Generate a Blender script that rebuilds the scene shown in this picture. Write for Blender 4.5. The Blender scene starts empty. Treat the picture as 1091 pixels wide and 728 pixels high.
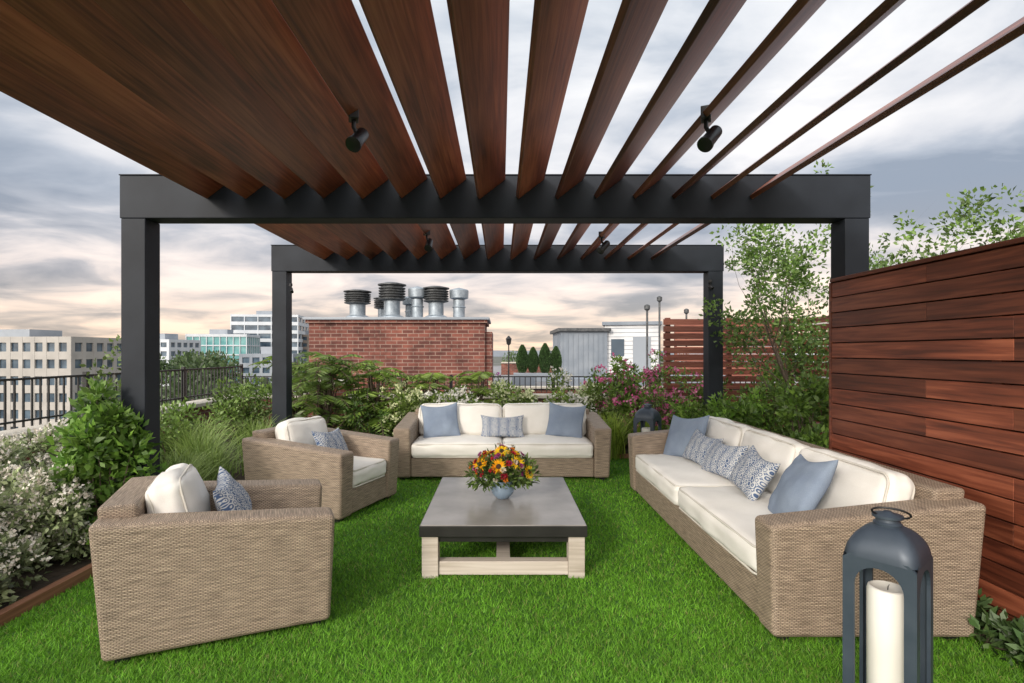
import bpy, bmesh, math, random
import numpy as np
from mathutils import Vector, Matrix, Euler, noise as mnoise
random.seed(7); rng=np.random.default_rng(7)
S=bpy.context.scene
COL=S.collection
R=math.radians

# ------------------------------------------------------------------ materials
def newmat(name):
    m=bpy.data.materials.new(name); m.use_nodes=True
    nt=m.node_tree; b=nt.nodes['Principled BSDF']
    return m,nt,b
def N(nt,t,**k):
    n=nt.nodes.new(t)
    for a,v in k.items(): setattr(n,a,v)
    return n
def ramp(nt,stops,src=None):
    r=N(nt,'ShaderNodeValToRGB'); e=r.color_ramp.elements
    e[0].position=stops[0][0]; e[0].color=(*stops[0][1],1)
    e[1].position=stops[-1][0]; e[1].color=(*stops[-1][1],1)
    for p,c in stops[1:-1]:
        x=e.new(p); x.color=(*c,1)
    if src is not None: nt.links.new(src,r.inputs[0])
    return r
def bump(nt,b,src,strength=.3,dist=.01):
    n=N(nt,'ShaderNodeBump'); n.inputs['Strength'].default_value=strength; n.inputs['Distance'].default_value=dist
    nt.links.new(src,n.inputs['Height']); nt.links.new(n.outputs[0],b.inputs['Normal'])
def M(nt,op,a,bv=None):
    n=N(nt,'ShaderNodeMath',operation=op)
    for i,v in enumerate((a,bv)):
        if v is None: continue
        if isinstance(v,(int,float)): n.inputs[i].default_value=v
        else: nt.links.new(v,n.inputs[i])
    return n.outputs[0]
def noisy(name,c1,c2,scale=5,rough=.7,bs=.2,bd=.005,stretch=(1,1,1),metal=0,detail=4,coord='Object',lo=.3,hi=.7,rnd=0.0,spec=.5):
    m,nt,b=newmat(name)
    tc=N(nt,'ShaderNodeTexCoord'); mp=N(nt,'ShaderNodeMapping'); mp.inputs['Scale'].default_value=stretch
    nt.links.new(tc.outputs[coord],mp.inputs[0])
    n=N(nt,'ShaderNodeTexNoise'); n.inputs['Scale'].default_value=scale; n.inputs['Detail'].default_value=detail
    nt.links.new(mp.outputs[0],n.inputs['Vector'])
    r=ramp(nt,[(lo,c1),(hi,c2)],n.outputs['Fac']); out=r.outputs[0]
    nt.links.new(out,b.inputs['Base Color'])
    b.inputs['Roughness'].default_value=rough; b.inputs['Metallic'].default_value=metal
    b.inputs['Specular IOR Level'].default_value=spec
    if bs>0: bump(nt,b,n.outputs['Fac'],bs,bd)
    return m
def wood(name,c1,c2,c3,axis=1,rough=.45,rnd=.25,fine=60):
    m,nt,b=newmat(name)
    tc=N(nt,'ShaderNodeTexCoord'); oi=N(nt,'ShaderNodeObjectInfo')
    st=[fine,fine,fine]; st[axis]=2.0
    mp=N(nt,'ShaderNodeMapping'); mp.inputs['Scale'].default_value=st
    nt.links.new(tc.outputs['Object'],mp.inputs[0])
    add=N(nt,'ShaderNodeVectorMath',operation='ADD'); nt.links.new(mp.outputs[0],add.inputs[0])
    cmb=N(nt,'ShaderNodeCombineXYZ'); rr=M(nt,'MULTIPLY',oi.outputs['Random'],97.)
    for i in range(3): nt.links.new(rr,cmb.inputs[i])
    nt.links.new(cmb.outputs[0],add.inputs[1])
    n=N(nt,'ShaderNodeTexNoise'); n.inputs['Scale'].default_value=1; n.inputs['Detail'].default_value=4; n.inputs['Distortion'].default_value=.6
    nt.links.new(add.outputs[0],n.inputs['Vector'])
    mp2=N(nt,'ShaderNodeMapping'); s2=[5,5,5]; s2[axis]=.9; mp2.inputs['Scale'].default_value=s2
    nt.links.new(tc.outputs['Object'],mp2.inputs[0])
    add2=N(nt,'ShaderNodeVectorMath',operation='ADD'); nt.links.new(mp2.outputs[0],add2.inputs[0]); nt.links.new(cmb.outputs[0],add2.inputs[1])
    n2=N(nt,'ShaderNodeTexNoise'); n2.inputs['Scale'].default_value=1; n2.inputs['Detail'].default_value=3
    nt.links.new(add2.outputs[0],n2.inputs['Vector'])
    f=M(nt,'ADD',M(nt,'MULTIPLY',n.outputs['Fac'],.5),M(nt,'MULTIPLY',n2.outputs['Fac'],.5))
    r=ramp(nt,[(.36,c1),(.5,c2),(.64,c3)],f)
    hs=N(nt,'ShaderNodeHueSaturation'); nt.links.new(r.outputs[0],hs.inputs['Color'])
    nt.links.new(M(nt,'ADD',M(nt,'MULTIPLY',oi.outputs['Random'],rnd*2),1-rnd),hs.inputs['Value'])
    nt.links.new(hs.outputs[0],b.inputs['Base Color']); b.inputs['Roughness'].default_value=rough
    bump(nt,b,n.outputs['Fac'],.25,.003)
    return m
def wicker():
    m,nt,b=newmat('wicker')
    uv=N(nt,'ShaderNodeUVMap'); sp=N(nt,'ShaderNodeSeparateXYZ'); nt.links.new(uv.outputs[0],sp.inputs[0])
    wn=N(nt,'ShaderNodeTexNoise'); wn.inputs['Scale'].default_value=9; wn.inputs['Detail'].default_value=1; nt.links.new(uv.outputs[0],wn.inputs['Vector'])
    wob=M(nt,'MULTIPLY',M(nt,'SUBTRACT',wn.outputs['Fac'],.5),.012)
    u=M(nt,'ADD',sp.outputs[0],wob); v=M(nt,'ADD',sp.outputs[1],wob)
    row=M(nt,'DIVIDE',v,.0085); rowi=M(nt,'FLOOR',row)
    hv=M(nt,'ABSOLUTE',M(nt,'SINE',M(nt,'MULTIPLY',row,math.pi)))
    pu=M(nt,'ADD',M(nt,'DIVIDE',u,.024),M(nt,'MULTIPLY',rowi,.5))
    hu=M(nt,'ABSOLUTE',M(nt,'SINE',M(nt,'MULTIPLY',pu,math.pi)))
    h=M(nt,'MULTIPLY',M(nt,'POWER',hv,.6),M(nt,'POWER',hu,.6))
    n=N(nt,'ShaderNodeTexNoise'); n.inputs['Scale'].default_value=1; n.inputs['Detail'].default_value=4
    mp=N(nt,'ShaderNodeMapping'); mp.inputs['Scale'].default_value=(9,118,1); nt.links.new(uv.outputs[0],mp.inputs[0]); nt.links.new(mp.outputs[0],n.inputs['Vector'])
    r=ramp(nt,[(.05,(.07,.05,.036)),(.4,(.32,.245,.18)),(1,(.52,.425,.33))],h)
    r2=ramp(nt,[(.32,(.52,.50,.49)),(.68,(1.22,1.20,1.18))],n.outputs['Fac'])
    mx=N(nt,'ShaderNodeMix',data_type='RGBA',blend_type='MULTIPLY'); mx.inputs[0].default_value=1
    nt.links.new(r.outputs[0],mx.inputs[6]); nt.links.new(r2.outputs[0],mx.inputs[7])
    nt.links.new(mx.outputs[2],b.inputs['Base Color']); b.inputs['Roughness'].default_value=.55
    bump(nt,b,h,.6,.005)
    return m
def fabric(name,c1,c2,bs=.25):
    m,nt,b=newmat(name)
    tc=N(nt,'ShaderNodeTexCoord')
    n=N(nt,'ShaderNodeTexNoise'); n.inputs['Scale'].default_value=4; n.inputs['Detail'].default_value=3; nt.links.new(tc.outputs['Object'],n.inputs['Vector'])
    n2=N(nt,'ShaderNodeTexNoise'); n2.inputs['Scale'].default_value=260; n2.inputs['Detail'].default_value=1; nt.links.new(tc.outputs['Object'],n2.inputs['Vector'])
    f=M(nt,'ADD',M(nt,'MULTIPLY',n.outputs['Fac'],.6),M(nt,'MULTIPLY',n2.outputs['Fac'],.4))
    r=ramp(nt,[(.35,c1),(.65,c2)],f); nt.links.new(r.outputs[0],b.inputs['Base Color'])
    b.inputs['Roughness'].default_value=.95; b.inputs['Specular IOR Level'].default_value=.15
    bump(nt,b,f,bs,.004)
    return m
def patterned():
    m,nt,b=newmat('block_print_fabric')
    uv=N(nt,'ShaderNodeUVMap'); mp=N(nt,'ShaderNodeMapping'); mp.inputs['Scale'].default_value=(11,7,1); nt.links.new(uv.outputs[0],mp.inputs[0])
    v=N(nt,'ShaderNodeTexVoronoi',feature='F1'); v.inputs['Scale'].default_value=1; v.inputs['Randomness'].default_value=.25; nt.links.new(mp.outputs[0],v.inputs['Vector'])
    ring=M(nt,'ABSOLUTE',M(nt,'SINE',M(nt,'MULTIPLY',v.outputs['Distance'],11.)))
    sp=N(nt,'ShaderNodeSeparateXYZ'); nt.links.new(uv.outputs[0],sp.inputs[0])
    band=M(nt,'ABSOLUTE',M(nt,'SINE',M(nt,'MULTIPLY',sp.outputs[0],15.)))
    n=N(nt,'ShaderNodeTexNoise'); n.inputs['Scale'].default_value=30; n.inputs['Detail'].default_value=3; nt.links.new(uv.outputs[0],n.inputs['Vector'])
    f=M(nt,'ADD',M(nt,'ADD',M(nt,'MULTIPLY',ring,.45),M(nt,'MULTIPLY',band,.15)),M(nt,'MULTIPLY',n.outputs['Fac'],.6))
    r=ramp(nt,[(.54,(.07,.11,.21)),(.66,(.17,.23,.34)),(.74,(.55,.56,.56))],f)
    nt.links.new(r.outputs[0],b.inputs['Base Color']); b.inputs['Roughness'].default_value=.95; b.inputs['Specular IOR Level'].default_value=.1
    bump(nt,b,n.outputs['Fac'],.2,.003)
    return m
def brick(name,c1,c2,mortar,scale=1.,bw=.22,rh=.075,mo=.008):
    m,nt,b=newmat(name)
    uv=N(nt,'ShaderNodeUVMap'); t=N(nt,'ShaderNodeTexBrick'); nt.links.new(uv.outputs[0],t.inputs['Vector'])
    t.inputs['Scale'].default_value=scale; t.inputs['Brick Width'].default_value=bw; t.inputs['Row Height'].default_value=rh; t.inputs['Mortar Size'].default_value=mo
    t.inputs['Color1'].default_value=(*c1,1); t.inputs['Color2'].default_value=(*c2,1); t.inputs['Mortar'].default_value=(*mortar,1)
    n=N(nt,'ShaderNodeTexNoise'); n.inputs['Scale'].default_value=1.6; n.inputs['Detail'].default_value=7; n.inputs['Roughness'].default_value=.7; nt.links.new(uv.outputs[0],n.inputs['Vector'])
    r=ramp(nt,[(.34,(.45,.43,.42)),(.5,(.95,.95,.95)),(.66,(1.35,1.35,1.3))],n.outputs['Fac'])
    mx=N(nt,'ShaderNodeMix',data_type='RGBA',blend_type='MULTIPLY'); mx.inputs[0].default_value=1
    nt.links.new(t.outputs[0],mx.inputs[6]); nt.links.new(r.outputs[0],mx.inputs[7]); nt.links.new(mx.outputs[2],b.inputs['Base Color'])
    b.inputs['Roughness'].default_value=.9
    return m
def leafmat(name,trans=.3,rough=.5,gloss=.05):
    m,nt,b=newmat(name); nt.nodes.remove(b)
    a=N(nt,'ShaderNodeAttribute',attribute_name='Col')
    d=N(nt,'ShaderNodeBsdfDiffuse'); nt.links.new(a.outputs['Color'],d.inputs[0])
    t=N(nt,'ShaderNodeBsdfTranslucent'); nt.links.new(a.outputs['Color'],t.inputs[0])
    mx=N(nt,'ShaderNodeMixShader'); mx.inputs[0].default_value=trans
    nt.links.new(d.outputs[0],mx.inputs[1]); nt.links.new(t.outputs[0],mx.inputs[2]); o=mx.outputs[0]
    if gloss>0:
        g=N(nt,'ShaderNodeBsdfGlossy'); g.inputs['Roughness'].default_value=rough; m2=N(nt,'ShaderNodeMixShader'); m2.inputs[0].default_value=gloss
        nt.links.new(o,m2.inputs[1]); nt.links.new(g.outputs[0],m2.inputs[2]); o=m2.outputs[0]
    nt.links.new(o,nt.nodes['Material Output'].inputs[0])
    return m

MW=wicker()
CREAM=fabric('cream_cushion_fabric',(.76,.74,.69),(.85,.83,.79))
PIPE=fabric('cream_piping',(.60,.57,.51),(.70,.67,.61))
BLUE=fabric('dusty_blue_fabric',(.19,.24,.33),(.27,.33,.42))
PATT=patterned()
SLAT=wood('stained_slat_wood',(.085,.023,.012),(.20,.058,.029),(.32,.11,.056),axis=1,rough=.38,rnd=.38)
IPE=wood('ipe_fence_wood',(.075,.020,.011),(.18,.048,.024),(.31,.095,.048),axis=1,rough=.42,rnd=.38,fine=40)
IPEX=wood('ipe_screen_wood',(.10,.03,.02),(.19,.06,.04),(.28,.11,.07),axis=0,rough=.5,rnd=.3)
STEEL=noisy('dark_painted_beam',(.009,.012,.018),(.018,.023,.032),scale=3,rough=.6,bs=.1,spec=.3)
BLACK=noisy('black_metal',(.008,.008,.010),(.016,.016,.018),scale=8,rough=.4,bs=.05)
TWOOD=wood('weathered_table_wood',(.38,.325,.265),(.50,.44,.375),(.60,.54,.48),axis=0,rough=.75,rnd=.08)
TTOP=noisy('concrete_tabletop',(.22,.205,.19),(.35,.33,.31),scale=3,rough=.24,bs=.05,bd=.002,detail=7)
TEDGE=noisy('dark_table_edge',(.012,.011,.011),(.022,.021,.02),scale=6,rough=.4,bs=.05)
LANT=noisy('slate_blue_lantern_metal',(.032,.047,.068),(.058,.076,.102),scale=6,rough=.42,bs=.06,metal=.2)
WAX=noisy('candle_wax',(.78,.76,.70),(.85,.84,.79),scale=4,rough=.45,bs=.05)
SOIL=noisy('soil',(.02,.014,.009),(.055,.038,.025),scale=14,rough=.95,bs=.8,bd=.03)
TURFB=noisy('turf_backing',(.035,.11,.010),(.055,.17,.016),scale=60,rough=.95,bs=.6,bd=.02)
EDGE=wood('bed_edging_wood',(.14,.06,.035),(.24,.11,.06),(.32,.16,.09),axis=1,rough=.7,rnd=.1)
BRICK=brick('red_brick',(.20,.062,.042),(.12,.038,.028),(.17,.13,.11))
BRICKC=brick('chimney_brick',(.20,.066,.048),(.095,.032,.026),(.25,.17,.14),bw=.30,rh=.10,mo=.010)
STONE=noisy('limestone_coping',(.38,.35,.30),(.52,.49,.43),scale=3,rough=.85,bs=.2)
ROOF=noisy('roof_membrane',(.16,.16,.17),(.28,.28,.29),scale=.8,rough=.9,bs=.2)
WHITEP=noisy('white_siding',(.55,.56,.58),(.68,.69,.70),scale=1.5,rough=.7,bs=.1)
GREYP=noisy('grey_siding',(.16,.19,.23),(.24,.27,.31),scale=1.5,rough=.7,bs=.1)
GALV=noisy('galvanised_steel',(.20,.24,.28),(.38,.43,.48),scale=7,rough=.4,bs=.08,metal=.5)
DGALV=noisy('dark_vent_metal',(.04,.045,.05),(.12,.125,.13),scale=9,rough=.5,bs=.1,metal=.4)
BEIGE=noisy('beige_masonry',(.34,.325,.305),(.43,.41,.385),scale=.4,rough=.9,bs=.1)
PALE=noisy('pale_panel',(.46,.50,.55),(.58,.61,.65),scale=.2,rough=.7,bs=.0)
GREYM=noisy('grey_masonry',(.22,.25,.29),(.32,.35,.39),scale=.2,rough=.9,bs=.0)
TANM=noisy('tan_masonry',(.20,.165,.145),(.29,.245,.215),scale=.2,rough=.9,bs=.0)
GLASSB=noisy('window_glass_blue',(.03,.05,.075),(.12,.17,.22),scale=.35,rough=.15,bs=.0,detail=2)
GLASSG=noisy('window_glass_green',(.08,.25,.26),(.20,.42,.42),scale=.3,rough=.15,bs=.0,detail=2)
GROUND=noisy('ground_city',(.06,.075,.05),(.13,.13,.125),scale=.02,rough=.95,bs=.0)
BARK=noisy('bark',(.07,.05,.035),(.16,.12,.09),scale=18,rough=.9,bs=.4,bd=.01,stretch=(1,1,.2))
LEAF=leafmat('leaf',.38); PETAL=leafmat('petal',.25,.6,0); TURF=leafmat('turf_blade',.25,.5,.02)
m,nt,b=newmat('vase_glass'); b.inputs['Base Color'].default_value=(.45,.58,.72,1); b.inputs['Roughness'].default_value=.06; b.inputs['Transmission Weight'].default_value=.6; b.inputs['IOR'].default_value=1.4; VASE=m

# ------------------------------------------------------------------ helpers
def empty(name,loc=(0,0,0),rz=0):
    o=bpy.data.objects.new(name,None); COL.objects.link(o); o.location=loc; o.rotation_euler=(0,0,rz); o.empty_display_size=.2
    return o
def boxuv(me):
    uvl=me.uv_layers.new(name='UVMap') if not me.uv_layers else me.uv_layers[0]
    n=len(me.loops); vi=np.empty(n,int); me.loops.foreach_get('vertex_index',vi)
    co=np.empty(len(me.vertices)*3); me.vertices.foreach_get('co',co); co=co.reshape(-1,3)
    uv=np.zeros((n,2))
    for p in me.polygons:
        a=np.abs(np.array(p.normal)); k=int(a.argmax()); s=slice(p.loop_start,p.loop_start+p.loop_total); c=co[vi[s]]
        uv[s]= c[:,[1,2]] if k==0 else (c[:,[0,2]] if k==1 else c[:,[0,1]])
    uvl.data.foreach_set('uv',uv.ravel())
def mk(name,verts,faces,mat,parent=None,smooth=False,uv=True,loc=None,rot=None,bev=0,seg=2):
    me=bpy.data.meshes.new(name); me.from_pydata([tuple(v) for v in verts],[],faces); me.update()
    if uv: boxuv(me)
    if mat: me.materials.append(mat)
    if smooth: me.polygons.foreach_set('use_smooth',[True]*len(me.polygons))
    o=bpy.data.objects.new(name,me); COL.objects.link(o)
    if parent: o.parent=parent
    if loc: o.location=loc
    if rot: o.rotation_euler=rot
    if bev>0:
        md=o.modifiers.new('b','BEVEL'); md.width=bev; md.segments=seg; md.limit_method='ANGLE'; md.angle_limit=R(40)
        md.harden_normals=False
    return o
BF=[(0,3,2,1),(4,5,6,7),(0,1,5,4),(1,2,6,5),(2,3,7,6),(3,0,4,7)]
def boxes(name,L,mat,parent=None,bev=0,**k):
    V=[];F=[]
    for (x0,x1,y0,y1,z0,z1) in L:
        i=len(V)
        V+=[(x0,y0,z0),(x1,y0,z0),(x1,y1,z0),(x0,y1,z0),(x0,y0,z1),(x1,y0,z1),(x1,y1,z1),(x0,y1,z1)]
        F+=[tuple(i+j for j in f) for f in BF]
    return mk(name,V,F,mat,parent,bev=bev,**k)
def hexa(name,b4,t4,mat,parent,bev=.01,seg=3):
    return mk(name,list(b4)+list(t4),BF,mat,parent,bev=bev,seg=seg)
def lathe(name,prof,mat,parent=None,n=24,loc=None,rot=None,smooth=True):
    V=[];F=[]
    for r,z in prof:
        for i in range(n):
            a=2*math.pi*i/n; V.append((r*math.cos(a),r*math.sin(a),z))
    for j in range(len(prof)-1):
        for i in range(n):
            k=(i+1)%n; F.append((j*n+i,j*n+k,(j+1)*n+k,(j+1)*n+i))
    F.append(tuple(range(n))[::-1]); F.append(tuple((len(prof)-1)*n+i for i in range(n)))
    o=mk(name,V,F,mat,parent,smooth=smooth,loc=loc,rot=rot)
    if smooth:
        md=o.modifiers.new('e','EDGE_SPLIT'); md.split_angle=R(35)
    return o
def tube_data(path,rad,n=8,closed=False):
    P=[Vector(p) for p in path]; V=[];F=[]; m=len(P)
    if not hasattr(rad,'__len__'): rad=[rad]*m
    ref=Vector((0,0,1))
    for i in range(m):
        a=P[(i-1)%m] if (closed or i>0) else P[i]; c=P[(i+1)%m] if (closed or i<m-1) else P[i]
        t=(c-a).normalized() if (c-a).length>1e-9 else Vector((0,0,1))
        rr=ref if abs(t.dot(ref))<.95 else Vector((1,0,0))
        s=t.cross(rr).normalized(); u=s.cross(t)
        for k in range(n):
            an=2*math.pi*k/n; V.append(P[i]+(s*math.cos(an)+u*math.sin(an))*rad[i])
    rg=m if closed else m-1
    for i in range(rg):
        j=(i+1)%m
        for k in range(n):
            l=(k+1)%n; F.append((i*n+k,i*n+l,j*n+l,j*n+k))
    return V,F
def tubes(name,L,mat,parent=None,n=8,**kw):
    V=[];F=[]
    for t in L:
        path,rad=t[0],t[1]; cl=t[2] if len(t)>2 else False
        v,f=tube_data(path,rad,n,cl); i=len(V); V+=v; F+=[tuple(i+j for j in q) for q in f]
    return mk(name,V,F,mat,parent,smooth=True,**kw)

def cushion(name,w,d,h,parent,loc,rot=(0,0,0),mat=None,r=.055,puff=.03,seed=0,n=22,pipe=True):
    mat=mat or CREAM
    bm=bmesh.new()
    def rm(t): return math.copysign(1-(1-abs(t))**1.5,t)
    g=[rm(-1+2*i/n) for i in range(n+1)]
    hx,hy,hz=w/2,d/2,h/2
    for ax in range(3):
        for sg in (-1,1):
            vs=[[None]*(n+1) for _ in range(n+1)]
            for i,a in enumerate(g):
                for j,b_ in enumerate(g):
                    p=[0,0,0]; p[ax]=sg; p[(ax+1)%3]=a; p[(ax+2)%3]=b_
                    vs[i][j]=bm.verts.new(p)
            for i in range(n):
                for j in range(n):
                    q=[vs[i][j],vs[i+1][j],vs[i+1][j+1],vs[i][j+1]]
                    if sg<0: q=q[::-1]
                    bm.faces.new(q)
    bmesh.ops.remove_doubles(bm,verts=bm.verts,dist=1e-5)
    rr=min(r,hz*.95)
    for v in bm.verts:
        x,y,z=v.co
        P=Vector((x*hx,y*hy,z*hz)); I=Vector((max(-hx+rr,min(hx-rr,P.x)),max(-hy+rr,min(hy-rr,P.y)),max(-hz+rr,min(hz-rr,P.z))))
        dd=P-I; Q=I+dd.normalized()*rr if dd.length>1e-6 else P
        Q.z+=z*puff*(1-x*x)*(1-y*y)*1.1
        Q.x+=(x)*puff*.35*(1-z*z)*(1-y*y); Q.y+=(y)*puff*.35*(1-z*z)*(1-x*x)
        nz=mnoise.noise(Q*5+Vector((seed*3.1,seed,0)))*.016+mnoise.noise(Vector((Q.x*8,Q.y*18,Q.z*18))+Vector((seed,0,seed*2)))*.008
        Q+=Vector((x,y,z)).normalized()*nz
        v.co=Q
    me=bpy.data.meshes.new(name); bm.to_mesh(me); bm.free()
    me.materials.append(mat); me.polygons.foreach_set('use_smooth',[True]*len(me.polygons)); boxuv(me)
    o=bpy.data.objects.new(name,me); COL.objects.link(o); o.parent=parent; o.location=loc; o.rotation_euler=rot
    if pipe:
        L=[]; off=rr*(1-.75)
        for sg in (-1,1):
            path=[]; cr=rr*1.0
            for cx,cy,a0 in ((1,1,0),(-1,1,90),(-1,-1,180),(1,-1,270)):
                for k in range(6):
                    a=R(a0+90*k/5); path.append(Vector((cx*(hx-off-cr)+cr*math.cos(a),cy*(hy-off-cr)+cr*math.sin(a),sg*(hz-off*1.0))))
            L.append(([p for p in path],.007,True))
        tubes(name+'_piping',L,PIPE,o,n=6)
    return o
def pillow(name,w,h,t,parent,loc,rot,mat,seed=0,n=24):
    V=[];F=[];UV=[]
    idx={}
    for sd in (1,-1):
        for i in range(n+1):
            for j in range(n+1):
                u=math.sin((-1+2*i/n)*math.pi/2); v=math.sin((-1+2*j/n)*math.pi/2)
                edge=(i in(0,n) or j in (0,n))
                if edge and sd==-1: idx[(sd,i,j)]=idx[(1,i,j)]; continue
                x=u*w/2*(1-.09*(1-v*v)*abs(u)**2); y=v*h/2*(1-.09*(1-u*u)*abs(v)**2)
                y-= .03*max(0,v)*(1-u*u)
                z=sd*t/2*max(0,(1-u*u)*(1-v*v))**.42
                nn=mnoise.noise(Vector((x*7+seed*5,y*7,sd*3)))*.02+mnoise.noise(Vector((x*18,y*18+seed,sd)))*.010
                z+=sd*nn*(1-max(abs(u),abs(v))**4)
                idx[(sd,i,j)]=len(V); V.append((x,y,z)); UV.append(((u+1)/2,(v+1)/2))
    for sd in (1,-1):
        for i in range(n):
            for j in range(n):
                q=(idx[(sd,i,j)],idx[(sd,i+1,j)],idx[(sd,i+1,j+1)],idx[(sd,i,j+1)])
                F.append(q if sd==1 else q[::-1])
    o=mk(name,V,F,mat,parent,smooth=True,uv=False,loc=loc,rot=rot)
    uvl=o.data.uv_layers.new(name='UVMap')
    for l in o.data.loops: uvl.data[l.index].uv=UV[l.vertex_index]
    return o

# ------------------------------------------------------------------ wicker seating
def seating(name,W,D,loc,rz,nseat,nback,arm_h=.655,back_h=.80,arm_back=.745,aw=.19,pillows=()):
    e=empty(name,(loc[0],loc[1],0),rz)
    hw=W/2; bt=.17; fl=.025
    for s,nm in ((-1,'arm_left'),(1,'arm_right')):
        xi=s*(hw-aw); xo=s*hw; xt=s*(hw+fl)
        a=[(xi,0,.04),(xo,0,.04),(xo,D,.04),(xi,D,.04)]; t=[(xi,-.025,arm_h),(xt,-.025,arm_h),(xt,D+.05,arm_back),(xi,D+.05,arm_back)]
        if s<0: a=[a[1],a[0],a[3],a[2]]; t=[t[1],t[0],t[3],t[2]]
        hexa(nm,a,t,MW,e,bev=.03,seg=4)
    q=hw-aw-.002
    hexa('backrest',[(-q,D-bt,.04),(q,D-bt,.04),(q,D-.004,.04),(-q,D-.004,.04)],[(-q-.09,D-bt+.03,back_h),(q+.09,D-bt+.03,back_h),(q+.09,D+.045,back_h),(-q-.09,D+.045,back_h)],MW,e,bev=.028,seg=4)
    boxes('seat_base',[(-hw+aw+.002,hw-aw-.002,.015,D-bt,.05,.285)],MW,e,bev=.015)
    boxes('feet',[(sx*(hw-.08)-.03,sx*(hw-.08)+.03,y-.03,y+.03,0,.05) for sx in (-1,1) for y in (.08,D-.08)],BLACK,e)
    iw=W-2*aw; cw=iw/nseat
    for i in range(nseat):
        cushion('seat_cushion_%d'%(i+1),cw-.01,D-bt-.0,.185,e,(-iw/2+cw*(i+.5),(D-bt)/2-.005,.375),seed=i+len(name),puff=.028)
    bw=iw/nback
    for i in range(nback):
        cushion('back_cushion_%d'%(i+1),bw-.012,.44,.19,e,(-iw/2+bw*(i+.5),D-bt-.115,.665),rot=(R(76),0,R(random.uniform(-2,2))),seed=20+i,r=.07,puff=.045)
    for k,(x,y,z,w,h,t,rx,ry,rzz,mt) in enumerate(pillows):
        q=Euler((0,0,R(rzz))).to_matrix()@Euler((R(rx),0,0)).to_matrix()@Euler((0,0,R(ry))).to_matrix()
        pillow('throw_pillow_%d'%(k+1),w,h,t,e,(x,y,z),q.to_euler(),mt,seed=k+len(name))
    return e
B,P_=BLUE,PATT
seating('wicker_sofa',2.65,1.0,(.015,6.6),0,2,2,pillows=[
  (-.82,.50,.685,.50,.48,.17,68,4,10,B),(.84,.50,.685,.50,.48,.17,68,-5,-12,B),(.0,.47,.62,.58,.31,.14,66,0,0,P_)])
seating('wicker_sofa',3.25,1.1,(1.48,4.53),R(-90),2,3,arm_h=.66,arm_back=.78,back_h=.83,pillows=[
  (-1.22,.50,.69,.52,.50,.17,66,6,24,B),(-.80,.52,.64,.50,.34,.14,62,-4,10,P_),(-.28,.52,.64,.52,.34,.15,60,3,6,P_),
  (.32,.50,.65,.56,.36,.16,58,-5,-4,P_),(.98,.50,.69,.56,.50,.18,60,8,-12,B)])
seating('wicker_armchair',.95,1.1,(-1.18,3.54),R(113.6),1,1,pillows=[(.06,.54,.66,.46,.36,.15,62,8,-4,P_)])
seating('wicker_armchair',1.0,1.12,(-1.31,5.40),R(70.1),1,1,pillows=[(.02,.50,.64,.48,.34,.15,62,-4,6,P_)])

# ------------------------------------------------------------------ coffee table
e=empty('coffee_table',(.015,4.475,0))
hx,hy=.59,.725
boxes('tabletop_slab',[(-hx,hx,-hy,hy,.300,.378)],TEDGE,e,bev=.004)
boxes('tabletop_inlay',[(-hx+.006,hx-.006,-hy+.006,hy-.006,.376,.383)],TTOP,e,bev=.002)
lx,ly,lw=hx-.015,hy-.02,.115
for i,(sx,sy) in enumerate(((-1,-1),(1,-1),(1,1),(-1,1))):
    x0=sx*lx; x1=sx*(lx-lw); y0=sy*ly; y1=sy*(ly-lw)
    boxes('leg_%d'%(i+1),[(min(x0,x1),max(x0,x1),min(y0,y1),max(y0,y1),0,.299)],TWOOD,e,bev=.004)
boxes('stretcher_front',[(-lx+lw+.001,lx-lw-.001,-ly+.02,-ly+.10,.02,.115)],TWOOD,e,bev=.003)
boxes('stretcher_back',[(-lx+lw+.001,lx-lw-.001,ly-.10,ly-.02,.02,.115)],TWOOD,e,bev=.003)
boxes('stretcher_middle',[(-.05,.05,-ly+.101,ly-.101,.022,.112)],TWOOD,e,bev=.003)
boxes('centre_post',[(-.055,.055,-.055,.055,.113,.299)],TWOOD,e,bev=.003)
boxes('apron',[(-lx+lw+.001,lx-lw-.001,-ly+.03,-ly+.07,.25,.298),(-lx+lw+.001,lx-lw-.001,ly-.07,ly-.03,.25,.298)],TEDGE,e,bev=.002)

# ------------------------------------------------------------------ leaves
def rnd_unit(n):
    v=rng.normal(size=(n,3)); return v/np.linalg.norm(v,axis=1,keepdims=True)
def leafmesh(name,P,D,L,W,C,mat,parent=None,fold=.15):
    n=len(P); D=D/np.linalg.norm(D,axis=1,keepdims=True)
    r=rnd_unit(n); Sd=np.cross(D,r); Sd/=np.linalg.norm(Sd,axis=1,keepdims=True)+1e-9
    U=np.cross(Sd,D)
    L=np.broadcast_to(L,(n,))[:,None]; W=np.broadcast_to(W,(n,))[:,None]
    V=np.stack([P,P+D*L*.45+Sd*W*.5+U*L*fold,P+D*L,P+D*L*.45-Sd*W*.5+U*L*fold],1).reshape(-1,3)
    return rawmesh(name,V,4,n,np.repeat(C,4,0),mat,parent)
def rawmesh(name,V,k,n,C,mat,parent):
    me=bpy.data.meshes.new(name); me.vertices.add(len(V)); me.vertices.foreach_set('co',V.astype(np.float32).ravel())
    me.loops.add(n*k); me.loops.foreach_set('vertex_index',np.arange(n*k,dtype=np.int32))
    me.polygons.add(n); me.polygons.foreach_set('loop_start',(np.arange(n)*k).astype(np.int32))
    me.update(calc_edges=True)
    a=me.color_attributes.new('Col','FLOAT_COLOR','POINT')
    cc=np.ones((len(V),4),np.float32); cc[:,:3]=C; a.data.foreach_set('color',cc.ravel())
    me.materials.append(mat)
    o=bpy.data.objects.new(name,me); COL.objects.link(o)
    if parent: o.parent=parent
    return o
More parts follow.
